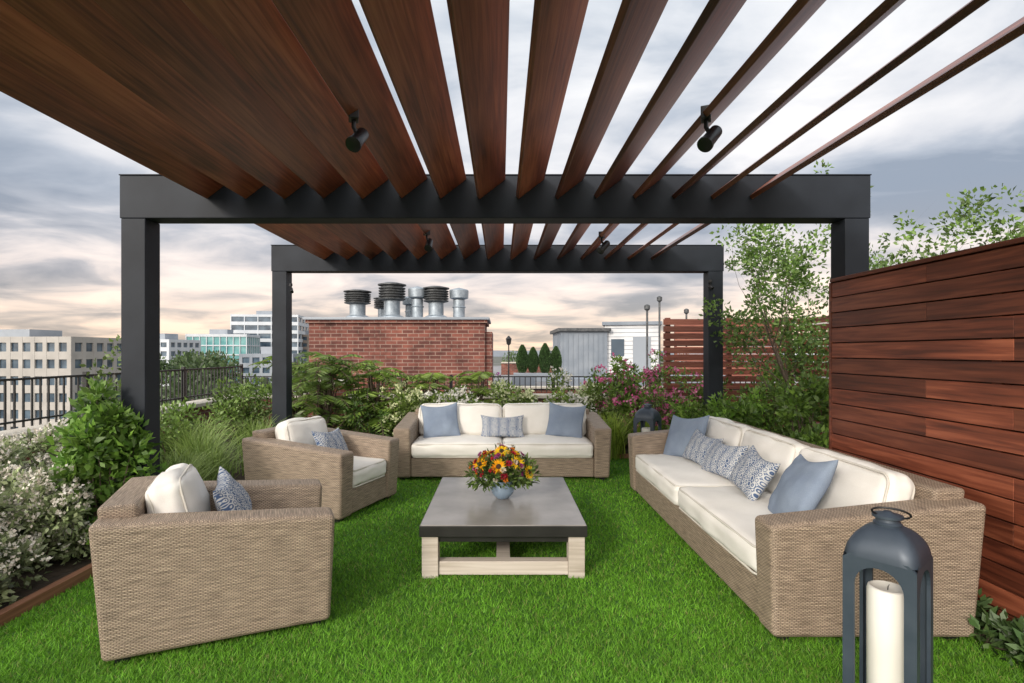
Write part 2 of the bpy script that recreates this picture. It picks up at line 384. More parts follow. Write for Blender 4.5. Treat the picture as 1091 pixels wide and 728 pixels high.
def cols(n,a,b,var=.25):
    t=rng.random((n,1)); c=np.array(a)*(1-t)+np.array(b)*t
    return np.clip(c*(1+rng.normal(0,var,(n,1))),.004,1)
def clumps(centers,radii,n,flat=1.):
    P=[];D=[];T=[]
    for c,r in zip(centers,radii):
        d=rnd_unit(n); rr=r*rng.random((n,1))**.45
        q=d*rr; q[:,2]*=flat; P.append(np.array(c)+q); dd=d+rnd_unit(n)*.7; dd[:,2]+=.25; D.append(dd); T.append(np.full(n,rng.uniform(.6,1.35)))
    return np.concatenate(P),np.concatenate(D),np.concatenate(T)
DG=(.055,.11,.022); MG=(.12,.21,.04); LG=(.20,.30,.065)
def shrub(name,x,y,w,d,h,n=26,per=130,ls=.055,c1=DG,c2=MG,z0=0,rr=None,flower=None,nf=0,fs=.03,fcol2=None):
    e=empty(name,(x,y,z0))
    C=[];Rr=[];st=[]
    for i in range(n):
        a=random.uniform(0,2*math.pi); q=math.sqrt(random.random())*.85
        hh=h*(random.uniform(.18,1)*(1-.35*q*q))
        c=(w/2*q*math.cos(a),d/2*q*math.sin(a),hh*.93); C.append(c); Rr.append((rr or min(w,d,h)*.22)*random.uniform(.6,1.25))
        b0=(c[0]*.25,c[1]*.25,0); mid=(c[0]*.55,c[1]*.55,c[2]*.5)
        st.append(([b0,mid,c],[.011,.008,.003]))
    tubes('stems',st,BARK,e,n=4)
    P,D,T=clumps(C,Rr,per); P[:,2]=np.abs(P[:,2])
    col=cols(len(P),c1,c2)*T[:,None]
    leafmesh('leaves',P,D,rng.uniform(.6,1.3,len(P))*ls,rng.uniform(.4,.6,len(P))*ls,col,LEAF,e)
    if flower:
        k=rng.integers(0,len(C),nf); cc=np.array(C)[k]; rad=np.array(Rr)[k][:,None]
        d=rnd_unit(nf); d[:,2]=np.abs(d[:,2])+.2; d[:,1]-=.2; d/=np.linalg.norm(d,axis=1,keepdims=True)
        base=cc+d*rad*1.15
        pts=np.repeat(base,8,0)+rng.normal(0,fs*.45,(nf*8,3)); dirs=rnd_unit(nf*8)+np.array([0,0,.4])
        leafmesh('flowers',pts,dirs,fs,fs*.8,cols(nf*8,flower,fcol2 or flower,.12),PETAL,e)
    return e
def ferny(name,x,y,h,spread,nf=26,c1=(.10,.17,.03),c2=(.22,.33,.065),leaf=.09):
    e=empty(name,(x,y,0)); P=[];D=[];L=[];st=[]
    for i in range(nf):
        a=random.uniform(0,2*math.pi); z0=random.uniform(.3,.95)*h; l=random.uniform(.5,1)*spread
        o=Vector((random.uniform(-.25,.25)*spread,random.uniform(-.2,.2)*spread,z0)); dv=Vector((math.cos(a),math.sin(a),0)); up=random.uniform(.4,.9)
        path=[]
        for k in range(13):
            t=k/12; path.append(o+dv*l*t+Vector((0,0,1))*(l*up*t-l*.75*t*t))
        st.append(([Vector((o.x*.3,o.y*.3,0)),o*.5+Vector((0,0,z0*.1)),o],[.014,.011,.008])); st.append((path,.004))
        for k in range(1,13):
            tg=(path[k]-path[k-1]).normalized(); sd=tg.cross(Vector((0,0,1))).normalized()
            for s in (-1,1):
                P.append(path[k]); D.append(sd*s+tg*.45+Vector((0,0,-.25))); L.append(leaf*math.sin(math.pi*(k/12*.8+.15))*1.2)
    tubes('stems',st,BARK,e,n=4)
    P=np.array([list(v) for v in P]);D=np.array([list(v) for v in D])
    leafmesh('fronds',P,D,np.array(L)*2,np.array(L)*.42,cols(len(P),c1,c2,.2),LEAF,e,fold=.04)
    return e
def orngrass(name,x,y,h,spread,n=420,c1=(.14,.23,.04),c2=(.32,.42,.12),w=.007):
    e=empty(name,(x,y,0)); K=5
    a=rng.uniform(0,2*np.pi,n); base=rng.normal(0,.07,(n,2))*spread*2; ln=h*rng.uniform(.55,1.1,n); lean=rng.uniform(.05,1,n)*spread
    V=[];Cc=[]
    col=cols(n,c1,c2,.2)
    pts=[]
    for k in range(K+1):
        t=k/K; px=base[:,0]+np.cos(a)*lean*t**1.8; py=base[:,1]+np.sin(a)*lean*t**1.8; pz=ln*(t-.28*t**3)
        pts.append(np.stack([px,py,pz],1))
    sd=np.stack([-np.sin(a+.6),np.cos(a+.6),0*a],1)
    for k in range(K):
        w0=w*(1-k/K)**.6; w1=w*max(0.05,(1-(k+1)/K))**.6
        V.append(np.stack([pts[k]-sd*w0,pts[k]+sd*w0,pts[k+1]+sd*w1,pts[k+1]-sd*w1],1).reshape(-1,3)); Cc.append(np.repeat(col,4,0))
    V=np.concatenate(V); Cc=np.concatenate(Cc)
    rawmesh('blades',V,4,len(V)//4,Cc,LEAF,e)
    return e
def tree(name,x,y,h,stems=3,spread=.9,per=60,ls=.06,c1=DG,c2=MG,z0=0,first=.35,seed=1,dens=1.):
    rs=random.Random(seed); e=empty(name,(x,y,z0)); T=[];tips=[]
    def grow(p,d,l,r,depth):
        path=[p];rad=[r]; q=p.copy(); dd=d.copy()
        for k in range(4):
            dd=(dd+Vector((rs.uniform(-.18,.18),rs.uniform(-.18,.18),rs.uniform(-.02,.12)))).normalized(); q=q+dd*l/4; path.append(q.copy()); rad.append(r*(1-.17*(k+1)))
            if depth<=2 and (k>=1 or depth<2): 
                if depth>=1: tips.append(q.copy())
        T.append((path,rad))
        if depth<3 and l>.18:
            for k in range(rs.choice((2,3,3)) if depth else 5):
                i=rs.randint(1,4); a=rs.uniform(0,2*math.pi); tilt=rs.uniform(.5,1.0)
                nd=(dd+Vector((math.cos(a),math.sin(a),rs.uniform(-.1,.3)))*tilt).normalized()
                grow(path[i],nd,l*rs.uniform(.38,.6),rad[i]*.55,depth+1)
        else: tips.append(q.copy())
    for s in range(stems):
        a=rs.uniform(0,6.28); grow(Vector((rs.uniform(-.1,.1),rs.uniform(-.1,.1),0)),Vector((math.cos(a)*spread*.3,math.sin(a)*spread*.3,1)).normalized(),h*rs.uniform(.75,.95),.022*h/2.5,0)
    tubes('trunk_and_limbs',T,BARK,e,n=5)
    tips=[t for t in tips if t.z>h*first*.6]
    rs.shuffle(tips); tips=tips[:int(len(tips)*dens)]
    P,D,Tt=clumps([tuple(t) for t in tips],[rs.uniform(.07,.17)*h/2.5 for _ in tips],per)
    leafmesh('leaves',P,D,rng.uniform(.6,1.2,len(P))*ls,rng.uniform(.45,.65,len(P))*ls,cols(len(P),c1,c2)*Tt[:,None],LEAF,e)
    return e

# ------------------------------------------------------------------ bouquet on table
e=empty('flower_bouquet_in_vase',(.012,4.45,.3835))
lathe('vase',[(.045,0),(.055,.006),(.085,.04),(.098,.075),(.092,.11),(.08,.135),(.086,.15),(.080,.149),(.074,.134),(.086,.11),(.091,.075),(.078,.042),(.04,.014)],VASE,e,n=32)
SP=[];SD=[];SL=[];SW=[];SC=[]
st=[]
rb=random.Random(5)
def petals(c,nrm,n,rl,w,col,cup=.2,rings=1):
    nrm=nrm.normalized(); s=nrm.cross(Vector((.3,.2,1))).normalized(); u=nrm.cross(s)
    for r_ in range(rings):
        for i in range(n):
            a=2*math.pi*(i+.5*r_)/n+rb.uniform(-.1,.1); d=s*math.cos(a)+u*math.sin(a)+nrm*(cup+r_*.35)
            SP.append(c+d*rl*.18); SD.append(d); SL.append(rl*rb.uniform(.85,1.1)*(1-.2*r_)); SW.append(w); SC.append([q*rb.uniform(.8,1.15) for q in col])
discs=[]
SF=[(-155,1.1),(-95,.35),(-48,.95),(-100,1.05),(-22,1.4),(150,.8),(60,.9),(110,1.3),(10,.5)]
for i in range(100):
    th=rb.uniform(0,2*math.pi) ; ph=rb.uniform(.05,1.75) ; 
    if i<len(SF):
        a=R(SF[i][0]); p=SF[i][1]; d=Vector((math.sin(p)*math.cos(a),math.sin(p)*math.sin(a),math.cos(p)*.95))
        c=Vector((0,0,.20))+d*rb.uniform(.19,.235); n=d+Vector((rb.uniform(-.3,.3),-.45,.15))
        petals(c,n,18,.060,.019,(.85,.56,.03) if i%3 else (.82,.42,.02),.12,2); discs.append((c,n.normalized()))
    else:
        d=Vector((math.sin(ph)*math.cos(th),math.sin(ph)*math.sin(th),math.cos(ph)*.95))
        c=Vector((0,0,.2))+d*rb.uniform(.17,.27); kind=rb.choice([(.42,.03,.04),(.72,.25,.04),(.32,.05,.18),(.65,.60,.48),(.5,.04,.05),(.42,.10,.32),(.35,.03,.05)])
        petals(c,d,10,rb.uniform(.018,.03),.012,kind,.5,3)
    st.append(([Vector((0,0,.06)),Vector((0,0,.16))+d*.04,c],.0035))
def arr(L): return np.array([list(v) if hasattr(v,'__len__') else v for v in L],float)
leafmesh('petals',arr(SP),arr(SD),np.array(SL),np.array(SW),arr(SC),PETAL,e,fold=.05)
V=[];F=[]
for c,n in discs:
    s=n.cross(Vector((0,.1,1))).normalized(); u=n.cross(s); i0=len(V)
    for j,(r_,hh) in enumerate(((.024,.004),(.020,.014),(.011,.018))):
        for k in range(10):
            a=2*math.pi*k/10; V.append(c+(s*math.cos(a)+u*math.sin(a))*r_+n*hh)
    for j in range(2):
        for k in range(10): F.append((i0+j*10+k,i0+j*10+(k+1)%10,i0+(j+1)*10+(k+1)%10,i0+(j+1)*10+k))
    F.append(tuple(i0+20+k for k in range(10)))
mk('sunflower_centres',V,F,noisy('sunflower_centre',(.02,.010,.005),(.06,.025,.010),scale=200,rough=.9),e)
GS=noisy('stem_green',(.05,.1,.02),(.09,.16,.04),scale=9,rough=.6)
tubes('stems',st,GS,e,n=5)
P,D,T=clumps([(0,0,.2),(-.15,-.03,.2),(.15,.02,.2)],[.21,.14,.14],330); P[:,2]=np.abs(P[:,2]-.12)+.12
leafmesh('foliage',P,D,.055,.02,cols(len(P),DG,LG),LEAF,e)

# ------------------------------------------------------------------ lanterns
def lantern(name,x,y,rz,w=.255):
    e=empty(name,(x,y,0),rz); h=w/2; zt=.76
    boxes('base',[(-h-.012,h+.012,-h-.012,h+.012,.0,.03),(-h,h,-h,h,.031,.06)],LANT,e,bev=.004)
    fw=.042; ar=h-fw; zc=zt-.04-ar
    inner=[(-ar,.10),(-ar,zc)]+[(ar*math.cos(a),zc+ar*math.sin(a)) for a in [math.pi*(1-k/14) for k in range(1,14)]]+[(ar,zc),(ar,.10)]
    outer=[]
    for (u,v) in inner:
        if v<=zc+1e-6: outer.append((math.copysign(h,u),v))
        else:
            t=math.atan2(v-zc,u); dx=math.cos(t);dy=math.sin(t)
            k=min(h/abs(dx) if abs(dx)>1e-6 else 9,(zt-zc)/dy if dy>1e-6 else 9); outer.append((dx*k,zc+dy*k))
    for q in range(4):
        V=[];F=[];n=len(inner)
        for dep in (-h,-h+.014):
            V+=[(u,dep,v) for u,v in inner]+[(u,dep,v) for u,v in outer]
        m2=2*n
        for i in range(n-1):
            F.append((i,i+1,n+i+1,n+i)); F.append((m2+i+1,m2+i,m2+n+i,m2+n+i+1)); F.append((i+1,i,m2+i,m2+i+1))
        V+=[(-h,-h,.06),(h,-h,.06),(h,-h,.10),(-h,-h,.10),(-h,-h+.014,.06),(h,-h+.014,.06),(h,-h+.014,.10),(-h,-h+.014,.10)]
        b0=2*m2
        F+=[(b0,b0+1,b0+2,b0+3),(b0+5,b0+4,b0+7,b0+6),(b0+3,b0+2,b0+6,b0+7)]
        mk('arched_frame_%d'%(q+1),V,F,LANT,e,rot=(0,0,q*math.pi/2))
    V=[];F=[];ns=32;levels=9
    for j in range(levels):
        t=j/(levels-1); s=(h+.002)*(math.cos(t*math.pi/2*.84)); z=zt-.012+.135*math.sin(t*math.pi/2*.84); p=9-6.2*t
        for k in range(ns):
            a=2*math.pi*(k+.5)/ns; c,s_=math.cos(a),math.sin(a); rr=(abs(c)**p+abs(s_)**p)**(-1/p); V.append((s*rr*c,s*rr*s_,z))
    for j in range(levels-1):
        for k in range(ns): F.append((j*ns+k,j*ns+(k+1)%ns,(j+1)*ns+(k+1)%ns,(j+1)*ns+k))
    F.append(tuple((levels-1)*ns+k for k in range(ns)))
    mk('domed_roof',V,F,LANT,e,smooth=True)
    zz=zt+.110
    lathe('cap',[(.050,zz),(.052,zz+.012),(.044,zz+.02),(.042,zz+.032),(.056,zz+.036),(.056,zz+.046),(.02,zz+.056),(.012,zz+.062)],LANT,e,n=24)
    ring=[(.068*math.cos(a),.0,.068*math.sin(a)*.6) for a in [2*math.pi*k/28 for k in range(28)]]
    tubes('ring_handle',[(ring,.0045,True)],BLACK,e,n=8,loc=(0.02,-.03,zz+.062),rot=(R(50),R(8),R(30)))
    lathe('candle',[(.070,.062),(.074,.07),(.074,.595),(.070,.61),(.062,.613),(.05,.603),(.02,.599)],WAX,e,n=36)
    tubes('wick',[([(0,0,.595),(.002,0,.615),(.006,0,.623)],.0018)],BLACK,e,n=5)
    return e
lantern('candle_lantern',1.625,2.25,R(-50))
lantern('candle_lantern',1.90,6.95,R(-38),w=.27)

# ------------------------------------------------------------------ pergola
e=empty('pergola')
for i,y in enumerate((1.35,4.4,7.3)):
    boxes('beam_%d'%(i+1),[(-3.14,3.04,y,y+.2,2.70,3.05)],STEEL,e,bev=.006)
    boxes('beam_cap_%d'%(i+1),[(-3.145,3.045,y-.005,y+.205,3.052,3.062)],STEEL,e,bev=.003)
    for j,x in enumerate((-3.13,2.83)):
        boxes('post_%d_%d'%(i+1,j+1),[(x,x+.2,y+.002,y+.198,0,2.698)],STEEL,e,bev=.006)
zb,dz,tx,th=2.87,.165,.215,.036
k=0
for i in range(-7,8):
    xb=-.19+.32*i
    for (y0,y1) in ((1.552,4.398),(4.602,7.298)):
        k+=1
        nrm=Vector((-dz,0,tx)).normalized()*th/2
        j=random.uniform(-.004,.004)
        L=(y1-y0)/2
        b=[(-tx/2+nrm.x,-L,-dz/2+nrm.z),(-tx/2-nrm.x,-L,-dz/2-nrm.z),(-tx/2-nrm.x,L,-dz/2-nrm.z),(-tx/2+nrm.x,L,-dz/2+nrm.z)]
        t=[(tx/2+nrm.x,-L,dz/2+nrm.z),(tx/2-nrm.x,-L,dz/2-nrm.z),(tx/2-nrm.x,L,dz/2-nrm.z),(tx/2+nrm.x,L,dz/2+nrm.z)]
        o=hexa('slat_%d'%k,b,t,SLAT,e,bev=.004,seg=2); o.location=(xb+tx/2,(y0+y1)/2,zb+dz/2+j)
        bm=bmesh.new(); bm.from_mesh(o.data); bmesh.ops.recalc_face_normals(bm,faces=bm.faces); bm.to_mesh(o.data); bm.free()
def spot(x,y,z,rz,s=1.):
    e=empty('spotlight',(x,y,z),rz); e.scale=(s,s,s)
    boxes('mount_plate',[(-.02,.02,-.03,.03,-.012,.04)],BLACK,e,bev=.003)
    tubes('stem',[([(0,0,-.01),(0,0,-.04),(.01,0,-.06)],.009)],BLACK,e)
    lathe('lamp_head',[(.020,-.06),(.027,-.05),(.029,.05),(.033,.052),(.033,.065),(.025,.062)],BLACK,e,n=20,loc=(.02,0,-.085),rot=(R(140),R(28),0))
for x,y,r in ((-.80,2.9,.3),(1.11,2.9,-.4),(-.80,5.75,.5),(1.11,5.9,-.5)): spot(x,y,2.87,r,1.3)
spot(2.84,7.27,2.55,1.,.7); spot(-2.86,7.27,2.5,1.,.7)

# ------------------------------------------------------------------ wood fences
e=empty('wood_fence')
z=.04;i=0
while z<2.16:
    hgt=.118; i+=1
    xo=random.uniform(-.002,.002)
    jn=random.choice((1.2,2.0,2.9,3.5))
    for (ya,yb) in ((-1.0,jn-.001),(jn+.001,4.5)):
        boxes('board_%d'%i,[(-.012+xo,.012+xo,-(yb-ya)/2,(yb-ya)/2,0,hgt)],IPE,e,bev=.003,loc=(2.79,(ya+yb)/2,z))
    z+=.126
boxes('cap_board',[(2.765,2.85,-1.0,4.505,z+.001,z+.03)],IPE,e,bev=.003)
boxes('end_trim',[(2.773,2.826,4.502,4.53,0.02,z)],IPE,e,bev=.003)
boxes('fence_posts',[(2.806,2.86,y,y+.06,0,z) for y in (-.9,.4,1.7,3.0)],IPE,e)
boxes('backing',[(2.862,2.875,-1,4.38,.04,z)],TEDGE,e)
e=empty('wood_screen_fence')
z=.2;i=0
while z<2.15:
    i+=1; boxes('slat_%d'%i,[(-1.15,1.15,-.012,.012,0,.10)],IPEX,e,loc=(4.0,9.4,z)); boxes('side_slat_%d'%i,[(-.012,.012,-2.3,2.3,0,.10)],IPE,e,loc=(5.2,7.1,z)); z+=.125
boxes('posts',[(x,x+.08,9.42,9.5,0,2.2) for x in (2.9,3.98,5.05)],IPEX,e)

# ------------------------------------------------------------------ roof terrace, turf, beds
e=empty('roof_terrace_building')
boxes('roof_slab',[(-5.2,6.2,-4,10.6,-.6,-.03)],ROOF,e)
boxes('building_walls',[(-5.15,6.15,-3.95,10.55,-22,-.602)],BRICK,e)
boxes('soil_beds',[(-4.9,-2.97,-3,10.2,-.028,.045),(-2.968,2.74,8.05,10.2,-.028,.045),(2.88,5.9,-3,10.2,-.028,.045)],SOIL,e)
boxes('lawn_backing',[(-2.9,2.76,-3,8.0,-.028,.003)],TURFB,empty('lawn'))
lawn=bpy.data.objects['lawn']
n=300000
u=rng.random(n); a_,b_=2.0,8.0; yy=1/(1/a_-u*(1/a_-1/b_)); xx=rng.uniform(-2.9,2.76,n)
hh=rng.uniform(.014,.032,n); ww=.0022*np.clip(yy/2.6,1,3)*rng.uniform(.7,1.4,n); an=rng.uniform(0,np.pi,n); ln=rng.normal(0,.016,(n,2))
P=np.stack([xx,yy,np.full(n,.002)],1); sd=np.stack([np.cos(an),np.sin(an),0*an],1)*ww[:,None]
tip=P+np.stack([ln[:,0],ln[:,1]+.004,hh],1)
V=np.stack([P-sd,P+sd,tip],1).reshape(-1,3)
pat=.5+.5*np.sin(xx*3.1+np.sin(yy*2.3)*1.7)*np.sin(yy*2.7+np.sin(xx*1.9)*2)
pat2=.5+.5*np.sin(xx*11+np.sin(yy*9)*2)*np.sin(yy*13+np.sin(xx*8)*2)
c=cols(n,(.095,.24,.018),(.18,.42,.035),.26)*(.80+.25*pat+.18*pat2)[:,None]
dry=rng.random(n)<.06; c[dry]=np.array([.27,.31,.09])
rawmesh('turf_blades',V,3,n,np.repeat(c,3,0),TURF,lawn)
e=empty('garden_bed_edging')
boxes('left_edging',[(-2.965,-2.905,-3,8.0,-.02,.075)],EDGE,e,bev=.004)
boxes('back_edging',[(-2.9,2.75,8.003,8.045,-.02,.07)],EDGE,e,bev=.004)

# parapets
e=empty('parapet_wall')
boxes('left_wall',[(-5.2,-4.92,-4,10.3,-.03,.70)],BRICK,e)
boxes('left_coping',[(-5.26,-4.87,-4,10.25,.702,.77)],STONE,e,bev=.01)
boxes('back_wall',[(-5.2,6.2,10.302,10.6,-.03,.70)],BRICK,e)
boxes('back_coping',[(-5.27,6.25,10.255,10.66,.703,.772)],STONE,e,bev=.01)
boxes('pier',[(-3.5,-2.95,10.2,10.62,.0,.98)],BRICK,e); boxes('pier_cap',[(-3.56,-2.89,10.14,10.68,.981,1.05)],STONE,e,bev=.01)
e=empty('metal_railing')
L=[]
y=-2.0
while y<10.3: L.append((-5.075,-5.058,y,y+.016,.80,1.30)); y+=.105
x=-5.0
while x<6.0: L.append((x,x+.016,10.44,10.456,.80,1.10)); x+=.105
boxes('pickets',L,BLACK,e)
boxes('rails',[(-5.085,-5.048,-2,10.43,1.301,1.325),(-5.082,-5.05,-2,10.43,.86,.88),(-5.04,6.0,10.431,10.465,1.102,1.126),(-5.04,6.0,10.435,10.461,.861,.881)],BLACK,e)
boxes('rail_posts',[(-5.09,-5.04,y,y+.05,.77,1.36) for y in (-1.5,.5,2.5,4.5,6.5,8.5,10.4)]+[(x,x+.05,10.425,10.475,.772,1.15) for x in (-3,-1,1,3,5)],BLACK,e)

# ------------------------------------------------------------------ planting
WF=(.80,.78,.72)
random.seed(3)
for (x,y,w,h) in ((-3.5,3.35,1.0,.64),(-3.75,4.0,1.1,.85),(-3.4,2.7,.9,.52),(-4.3,4.4,1.1,.98),(-3.4,3.95,.6,.62),(-4.3,5.2,1.,.9),(-4.5,3.6,1.,.9),(-3.25,3.1,.5,.38)):
    shrub('white_flowering_perennial',x,y,w,w,h,n=40,per=100,ls=.055,c1=(.20,.26,.11),c2=(.42,.47,.27),rr=.13,flower=WF,nf=380,fs=.026,fcol2=(.68,.60,.52))
shrub('climbing_shrub',-3.13,4.22,.58,.5,1.38,n=34,per=85,ls=.085,c1=(.08,.18,.025),c2=(.22,.38,.06),rr=.13)
shrub('climbing_shrub',-3.55,5.0,.7,.6,1.25,n=28,per=100,ls=.08,c1=(.08,.17,.025),c2=(.20,.35,.06),rr=.15)
tree('young_tree',-3.45,4.7,1.40,stems=2,spread=.5,per=10,ls=.055,c1=(.10,.16,.04),c2=(.18,.26,.07),seed=4,dens=.3)
for (x,y,h) in ((-3.25,5.3,.8),(-3.5,6.2,.95),(-3.15,6.9,.95),(-3.8,6.7,1.),(-3.2,7.5,.85),(-3.2,5.9,.8)):
    orngrass('ornamental_grass',x,y,h,.55)
shrub('leafy_shrub',-4.2,6.9,1.,1.,.95,n=26,per=100,ls=.07,c1=MG,c2=LG)
shrub('leafy_shrub',-4.1,8.6,1.2,1.,1.2,n=26,per=100,ls=.07,c1=MG,c2=LG)
ferny('sumac_shrub',-2.75,8.3,1.55,.75,nf=64)
ferny('sumac_shrub',-2.0,8.5,1.40,.7,nf=56,c1=(.13,.22,.03),c2=(.29,.42,.08))
ferny('sumac_shrub',-3.5,9.1,1.55,.8,nf=44)
ferny('sumac_shrub',-1.2,8.9,1.25,.6,nf=40,c1=(.14,.22,.03),c2=(.30,.42,.08))
ferny('sumac_shrub',-.4,9.2,1.3,.6,nf=40,c1=(.14,.22,.03),c2=(.30,.42,.08))
shrub('leafy_shrub',-2.2,8.25,1.2,.7,.95,n=26,per=100,ls=.06,c1=DG,c2=MG)
for (x,y,w,h,f) in ((-1.5,8.4,.9,1.2,(.66,.70,.42)),(-.7,8.3,.9,1.15,WF),(.2,8.4,1.,1.25,(.66,.70,.44)),(.95,8.4,.9,1.3,WF),(1.5,8.9,.8,1.1,(.62,.68,.42))):
    shrub('hydrangea_shrub',x,y,w,.8,h,n=30,per=95,ls=.065,c1=(.13,.21,.035),c2=(.27,.38,.08),rr=.15,flower=f,nf=150,fs=.048)
for (x,y,h) in ((1.35,7.95,.8),(1.7,8.1,.9),(2.2,8.0,.9)): orngrass('ornamental_grass',x,y,h,.5,c1=(.20,.33,.03),c2=(.46,.56,.10))
PK=(.68,.12,.32)
for (x,y,h) in ((1.9,8.8,1.55),(2.5,8.7,1.65),(3.2,8.5,1.35),(2.1,9.4,1.55)):
    shrub('pink_flowering_shrub',x,y,.9,.8,h,n=28,per=85,ls=.075,c1=(.10,.18,.03),c2=(.24,.37,.07),rr=.15,flower=PK,nf=65,fs=.052,fcol2=(.74,.32,.48))
shrub('pink_flowering_shrub',2.3,8.05,.6,.5,1.75,n=22,per=45,ls=.06,c1=(.10,.18,.03),c2=(.22,.35,.07),rr=.12,flower=PK,nf=75,fs=.045,fcol2=(.74,.32,.48))
shrub('leafy_shrub',2.95,6.6,.9,1.1,1.15,n=34,per=100,ls=.075,c1=(.09,.19,.025),c2=(.25,.42,.065),rr=.17)
shrub('leafy_shrub',3.25,5.6,.9,1.1,1.5,n=34,per=100,ls=.075,c1=(.08,.16,.025),c2=(.22,.36,.055),rr=.18)
shrub('leafy_shrub',2.75,7.5,.9,.8,1.0,n=28,per=95,ls=.07,c1=(.11,.21,.03),c2=(.28,.43,.075))
shrub('leafy_shrub',3.7,7.2,1.0,.9,1.5,n=30,per=95,ls=.07,c1=(.09,.18,.03),c2=(.24,.37,.065))
tree('multi_stem_birch_tree',3.75,6.3,2.75,stems=4,spread=.8,per=28,ls=.065,c1=(.08,.16,.03),c2=(.21,.33,.07),seed=11,dens=.6)
tree('multi_stem_birch_tree',4.5,7.6,2.6,stems=3,spread=.9,per=28,ls=.065,c1=(.08,.16,.03),c2=(.19,.31,.07),seed=21,dens=.6)
tree('multi_stem_birch_tree',4.25,5.9,2.35,stems=3,spread=.6,per=14,ls=.06,c1=(.09,.16,.035),c2=(.19,.29,.07),seed=31,dens=.45)
for (x,y) in ((2.66,2.95),(2.68,2.6),(2.7,3.3)):
    shrub('low_leafy_plant',x,y,.16,.5,.22,n=14,per=34,ls=.065,c1=(.05,.11,.03),c2=(.12,.20,.06),rr=.06)

# ------------------------------------------------------------------ neighbouring rooftops
e=empty('neighbouring_brick_building')
boxes('walls',[(-6.5,16,12.6,46,-22,.38)],BRICK,e)
boxes('roof',[(-6.3,15.8,12.8,45.8,.382,.40)],ROOF,e)
boxes('roof_parapet',[(-.2,16.02,12.58,12.85,.383,.72),(15.75,16.03,12.86,46,.383,.9),(.0,15.7,28,28.3,.402,1.0)],BRICK,e)
boxes('parapet_coping',[(-.22,16.06,12.54,12.89,.722,.78),(0,15.7,27.96,28.34,1.002,1.07)],STONE,e)
boxes('roof_hatch_boxes',[(2.2,3.1,16,17,.402,.8),(3.6,5.2,18,19.2,.402,.75),(.4,1.2,19,20,.402,.7),(5.4,7.2,16.5,17.5,.402,.85)],GREYP,e,bev=.02)
e=empty('brick_chimney_block')
boxes('stack',[(-5.25,-.45,14.6,16.8,.38,2.38)],BRICKC,e)
boxes('corbel',[(-5.32,-.38,14.53,16.87,2.382,2.47)],BRICKC,e,bev=.01)
boxes('shoulder',[(-.448,-.25,14.7,16.7,.38,2.15)],BRICKC,e)
boxes('coping',[(-5.38,-.32,14.47,16.93,2.472,2.54)],GREYM,e,bev=.01)
def vent(x,y,h,r,kind):
    e=empty('chimney_vent',(x,y,2.54))
    lathe('pipe',[(r*.72,0),(r*.72,.03),(r*.6,.04),(r*.6,h*.6)],GALV,e,n=20)
    if kind:
        lathe('flashing',[(r*.95,.0),(r*.9,.05),(r*.62,.1)],GALV,e,n=20)
        pr=[(r*.62,h*.5),(r*.8,h*.52)]
        for k in range(5):
            z=h*(.54+.075*k); pr+=[(r*.98,z),(r*1.0,z+h*.03),(r*.8,z+h*.032),(r*.8,z+h*.07)]
        pr+=[(r*1.05,h*.94),(r*1.05,h*.97),(r*.5,h*1.02),(.02,h*1.03)]
        lathe('louvred_cap',pr,DGALV,e,n=24)
    else:
        lathe('collar',[(r*.66,h*.35),(r*.70,h*.37),(r*.66,h*.39)],GALV,e,n=20)
        lathe('cap',[(r*.62,h*.62),(r*.95,h*.66),(r*.98,h*.9),(r*.9,h*.93),(r*.1,h*1.0)],GALV,e,n=24)
for x,h,r,kd in ((-4.08,.80,.37,1),(-3.1,1.0,.38,1),(-2.38,.92,.27,0),(-1.85,.90,.36,1),(-1.2,.88,.28,0)): vent(x,15.2,h,r,kd)
vent(-2.75,16.2,.75,.25,0); vent(-3.55,16.2,.7,.3,1)
e=empty('rooftop_shed')
boxes('walls',[(2.8,5.0,25.2,29,.40,2.55)],GREYP,e); boxes('roof_cap',[(2.65,5.15,25.05,29.2,2.552,2.72)],DGALV,e,bev=.02)
boxes('siding_ribs',[(2.86+.24*k,2.90+.24*k,25.17,25.198,.42,2.5) for k in range(9)],GREYP,e)
e=empty('rooftop_shed',(6.3,26,0),R(-14))
boxes('walls',[(-1.2,1.3,-.9,2.4,.40,2.85)],WHITEP,e); boxes('roof_cap',[(-1.32,1.42,-1.02,2.5,2.852,3.02)],GREYP,e,bev=.02)
boxes('siding_laps',[(-1.215,-1.201,-.88,2.38,.5+.2*k,.52+.2*k) for k in range(12)]+[(-1.18,1.28,-.915,-.901,.5+.2*k,.52+.2*k) for k in range(12)],GREYP,e)
boxes('door',[(.1,.9,-.94,-.917,.42,2.3)],GREYM,e); boxes('window',[(-.9,-.3,-.93,-.917,1.4,2.2)],GLASSB,e)
for x,y,h in ((6.0,22,3.35),(7.1,24,3.9),(9.0,26,3.5)):
    e=empty('flue_pipe',(x,y,.4)); lathe('pipe',[(.045,0),(.045,h-.4)],DGALV,e,n=12); lathe('flue_cap',[(.05,h-.46),(.12,h-.40),(.12,h-.25),(.04,h-.2)],DGALV,e,n=12)
e=empty('lamp_post',(.28,20,.4)); lathe('pole',[(.05,0),(.03,.1),(.022,1.45)],BLACK,e,n=10); lathe('lamp_head',[(.03,1.45),(.08,1.5),(.10,1.66),(.12,1.68),(.02,1.8)],BLACK,e,n=12)
e=empty('wood_roof_deck_screen')
boxes('boards',[(7.8,12.5,24,24.05,.5+.17*k,.64+.17*k) for k in range(14)],IPEX,e); boxes('posts',[(x,x+.1,24.051,24.15,.4,2.95) for x in (7.8,10,12.4)],IPEX,e)
e=empty('planter_wall'); boxes('planter_box',[(.5,2.5,21.2,21.8,.402,.75)],GREYM,e,bev=.02)
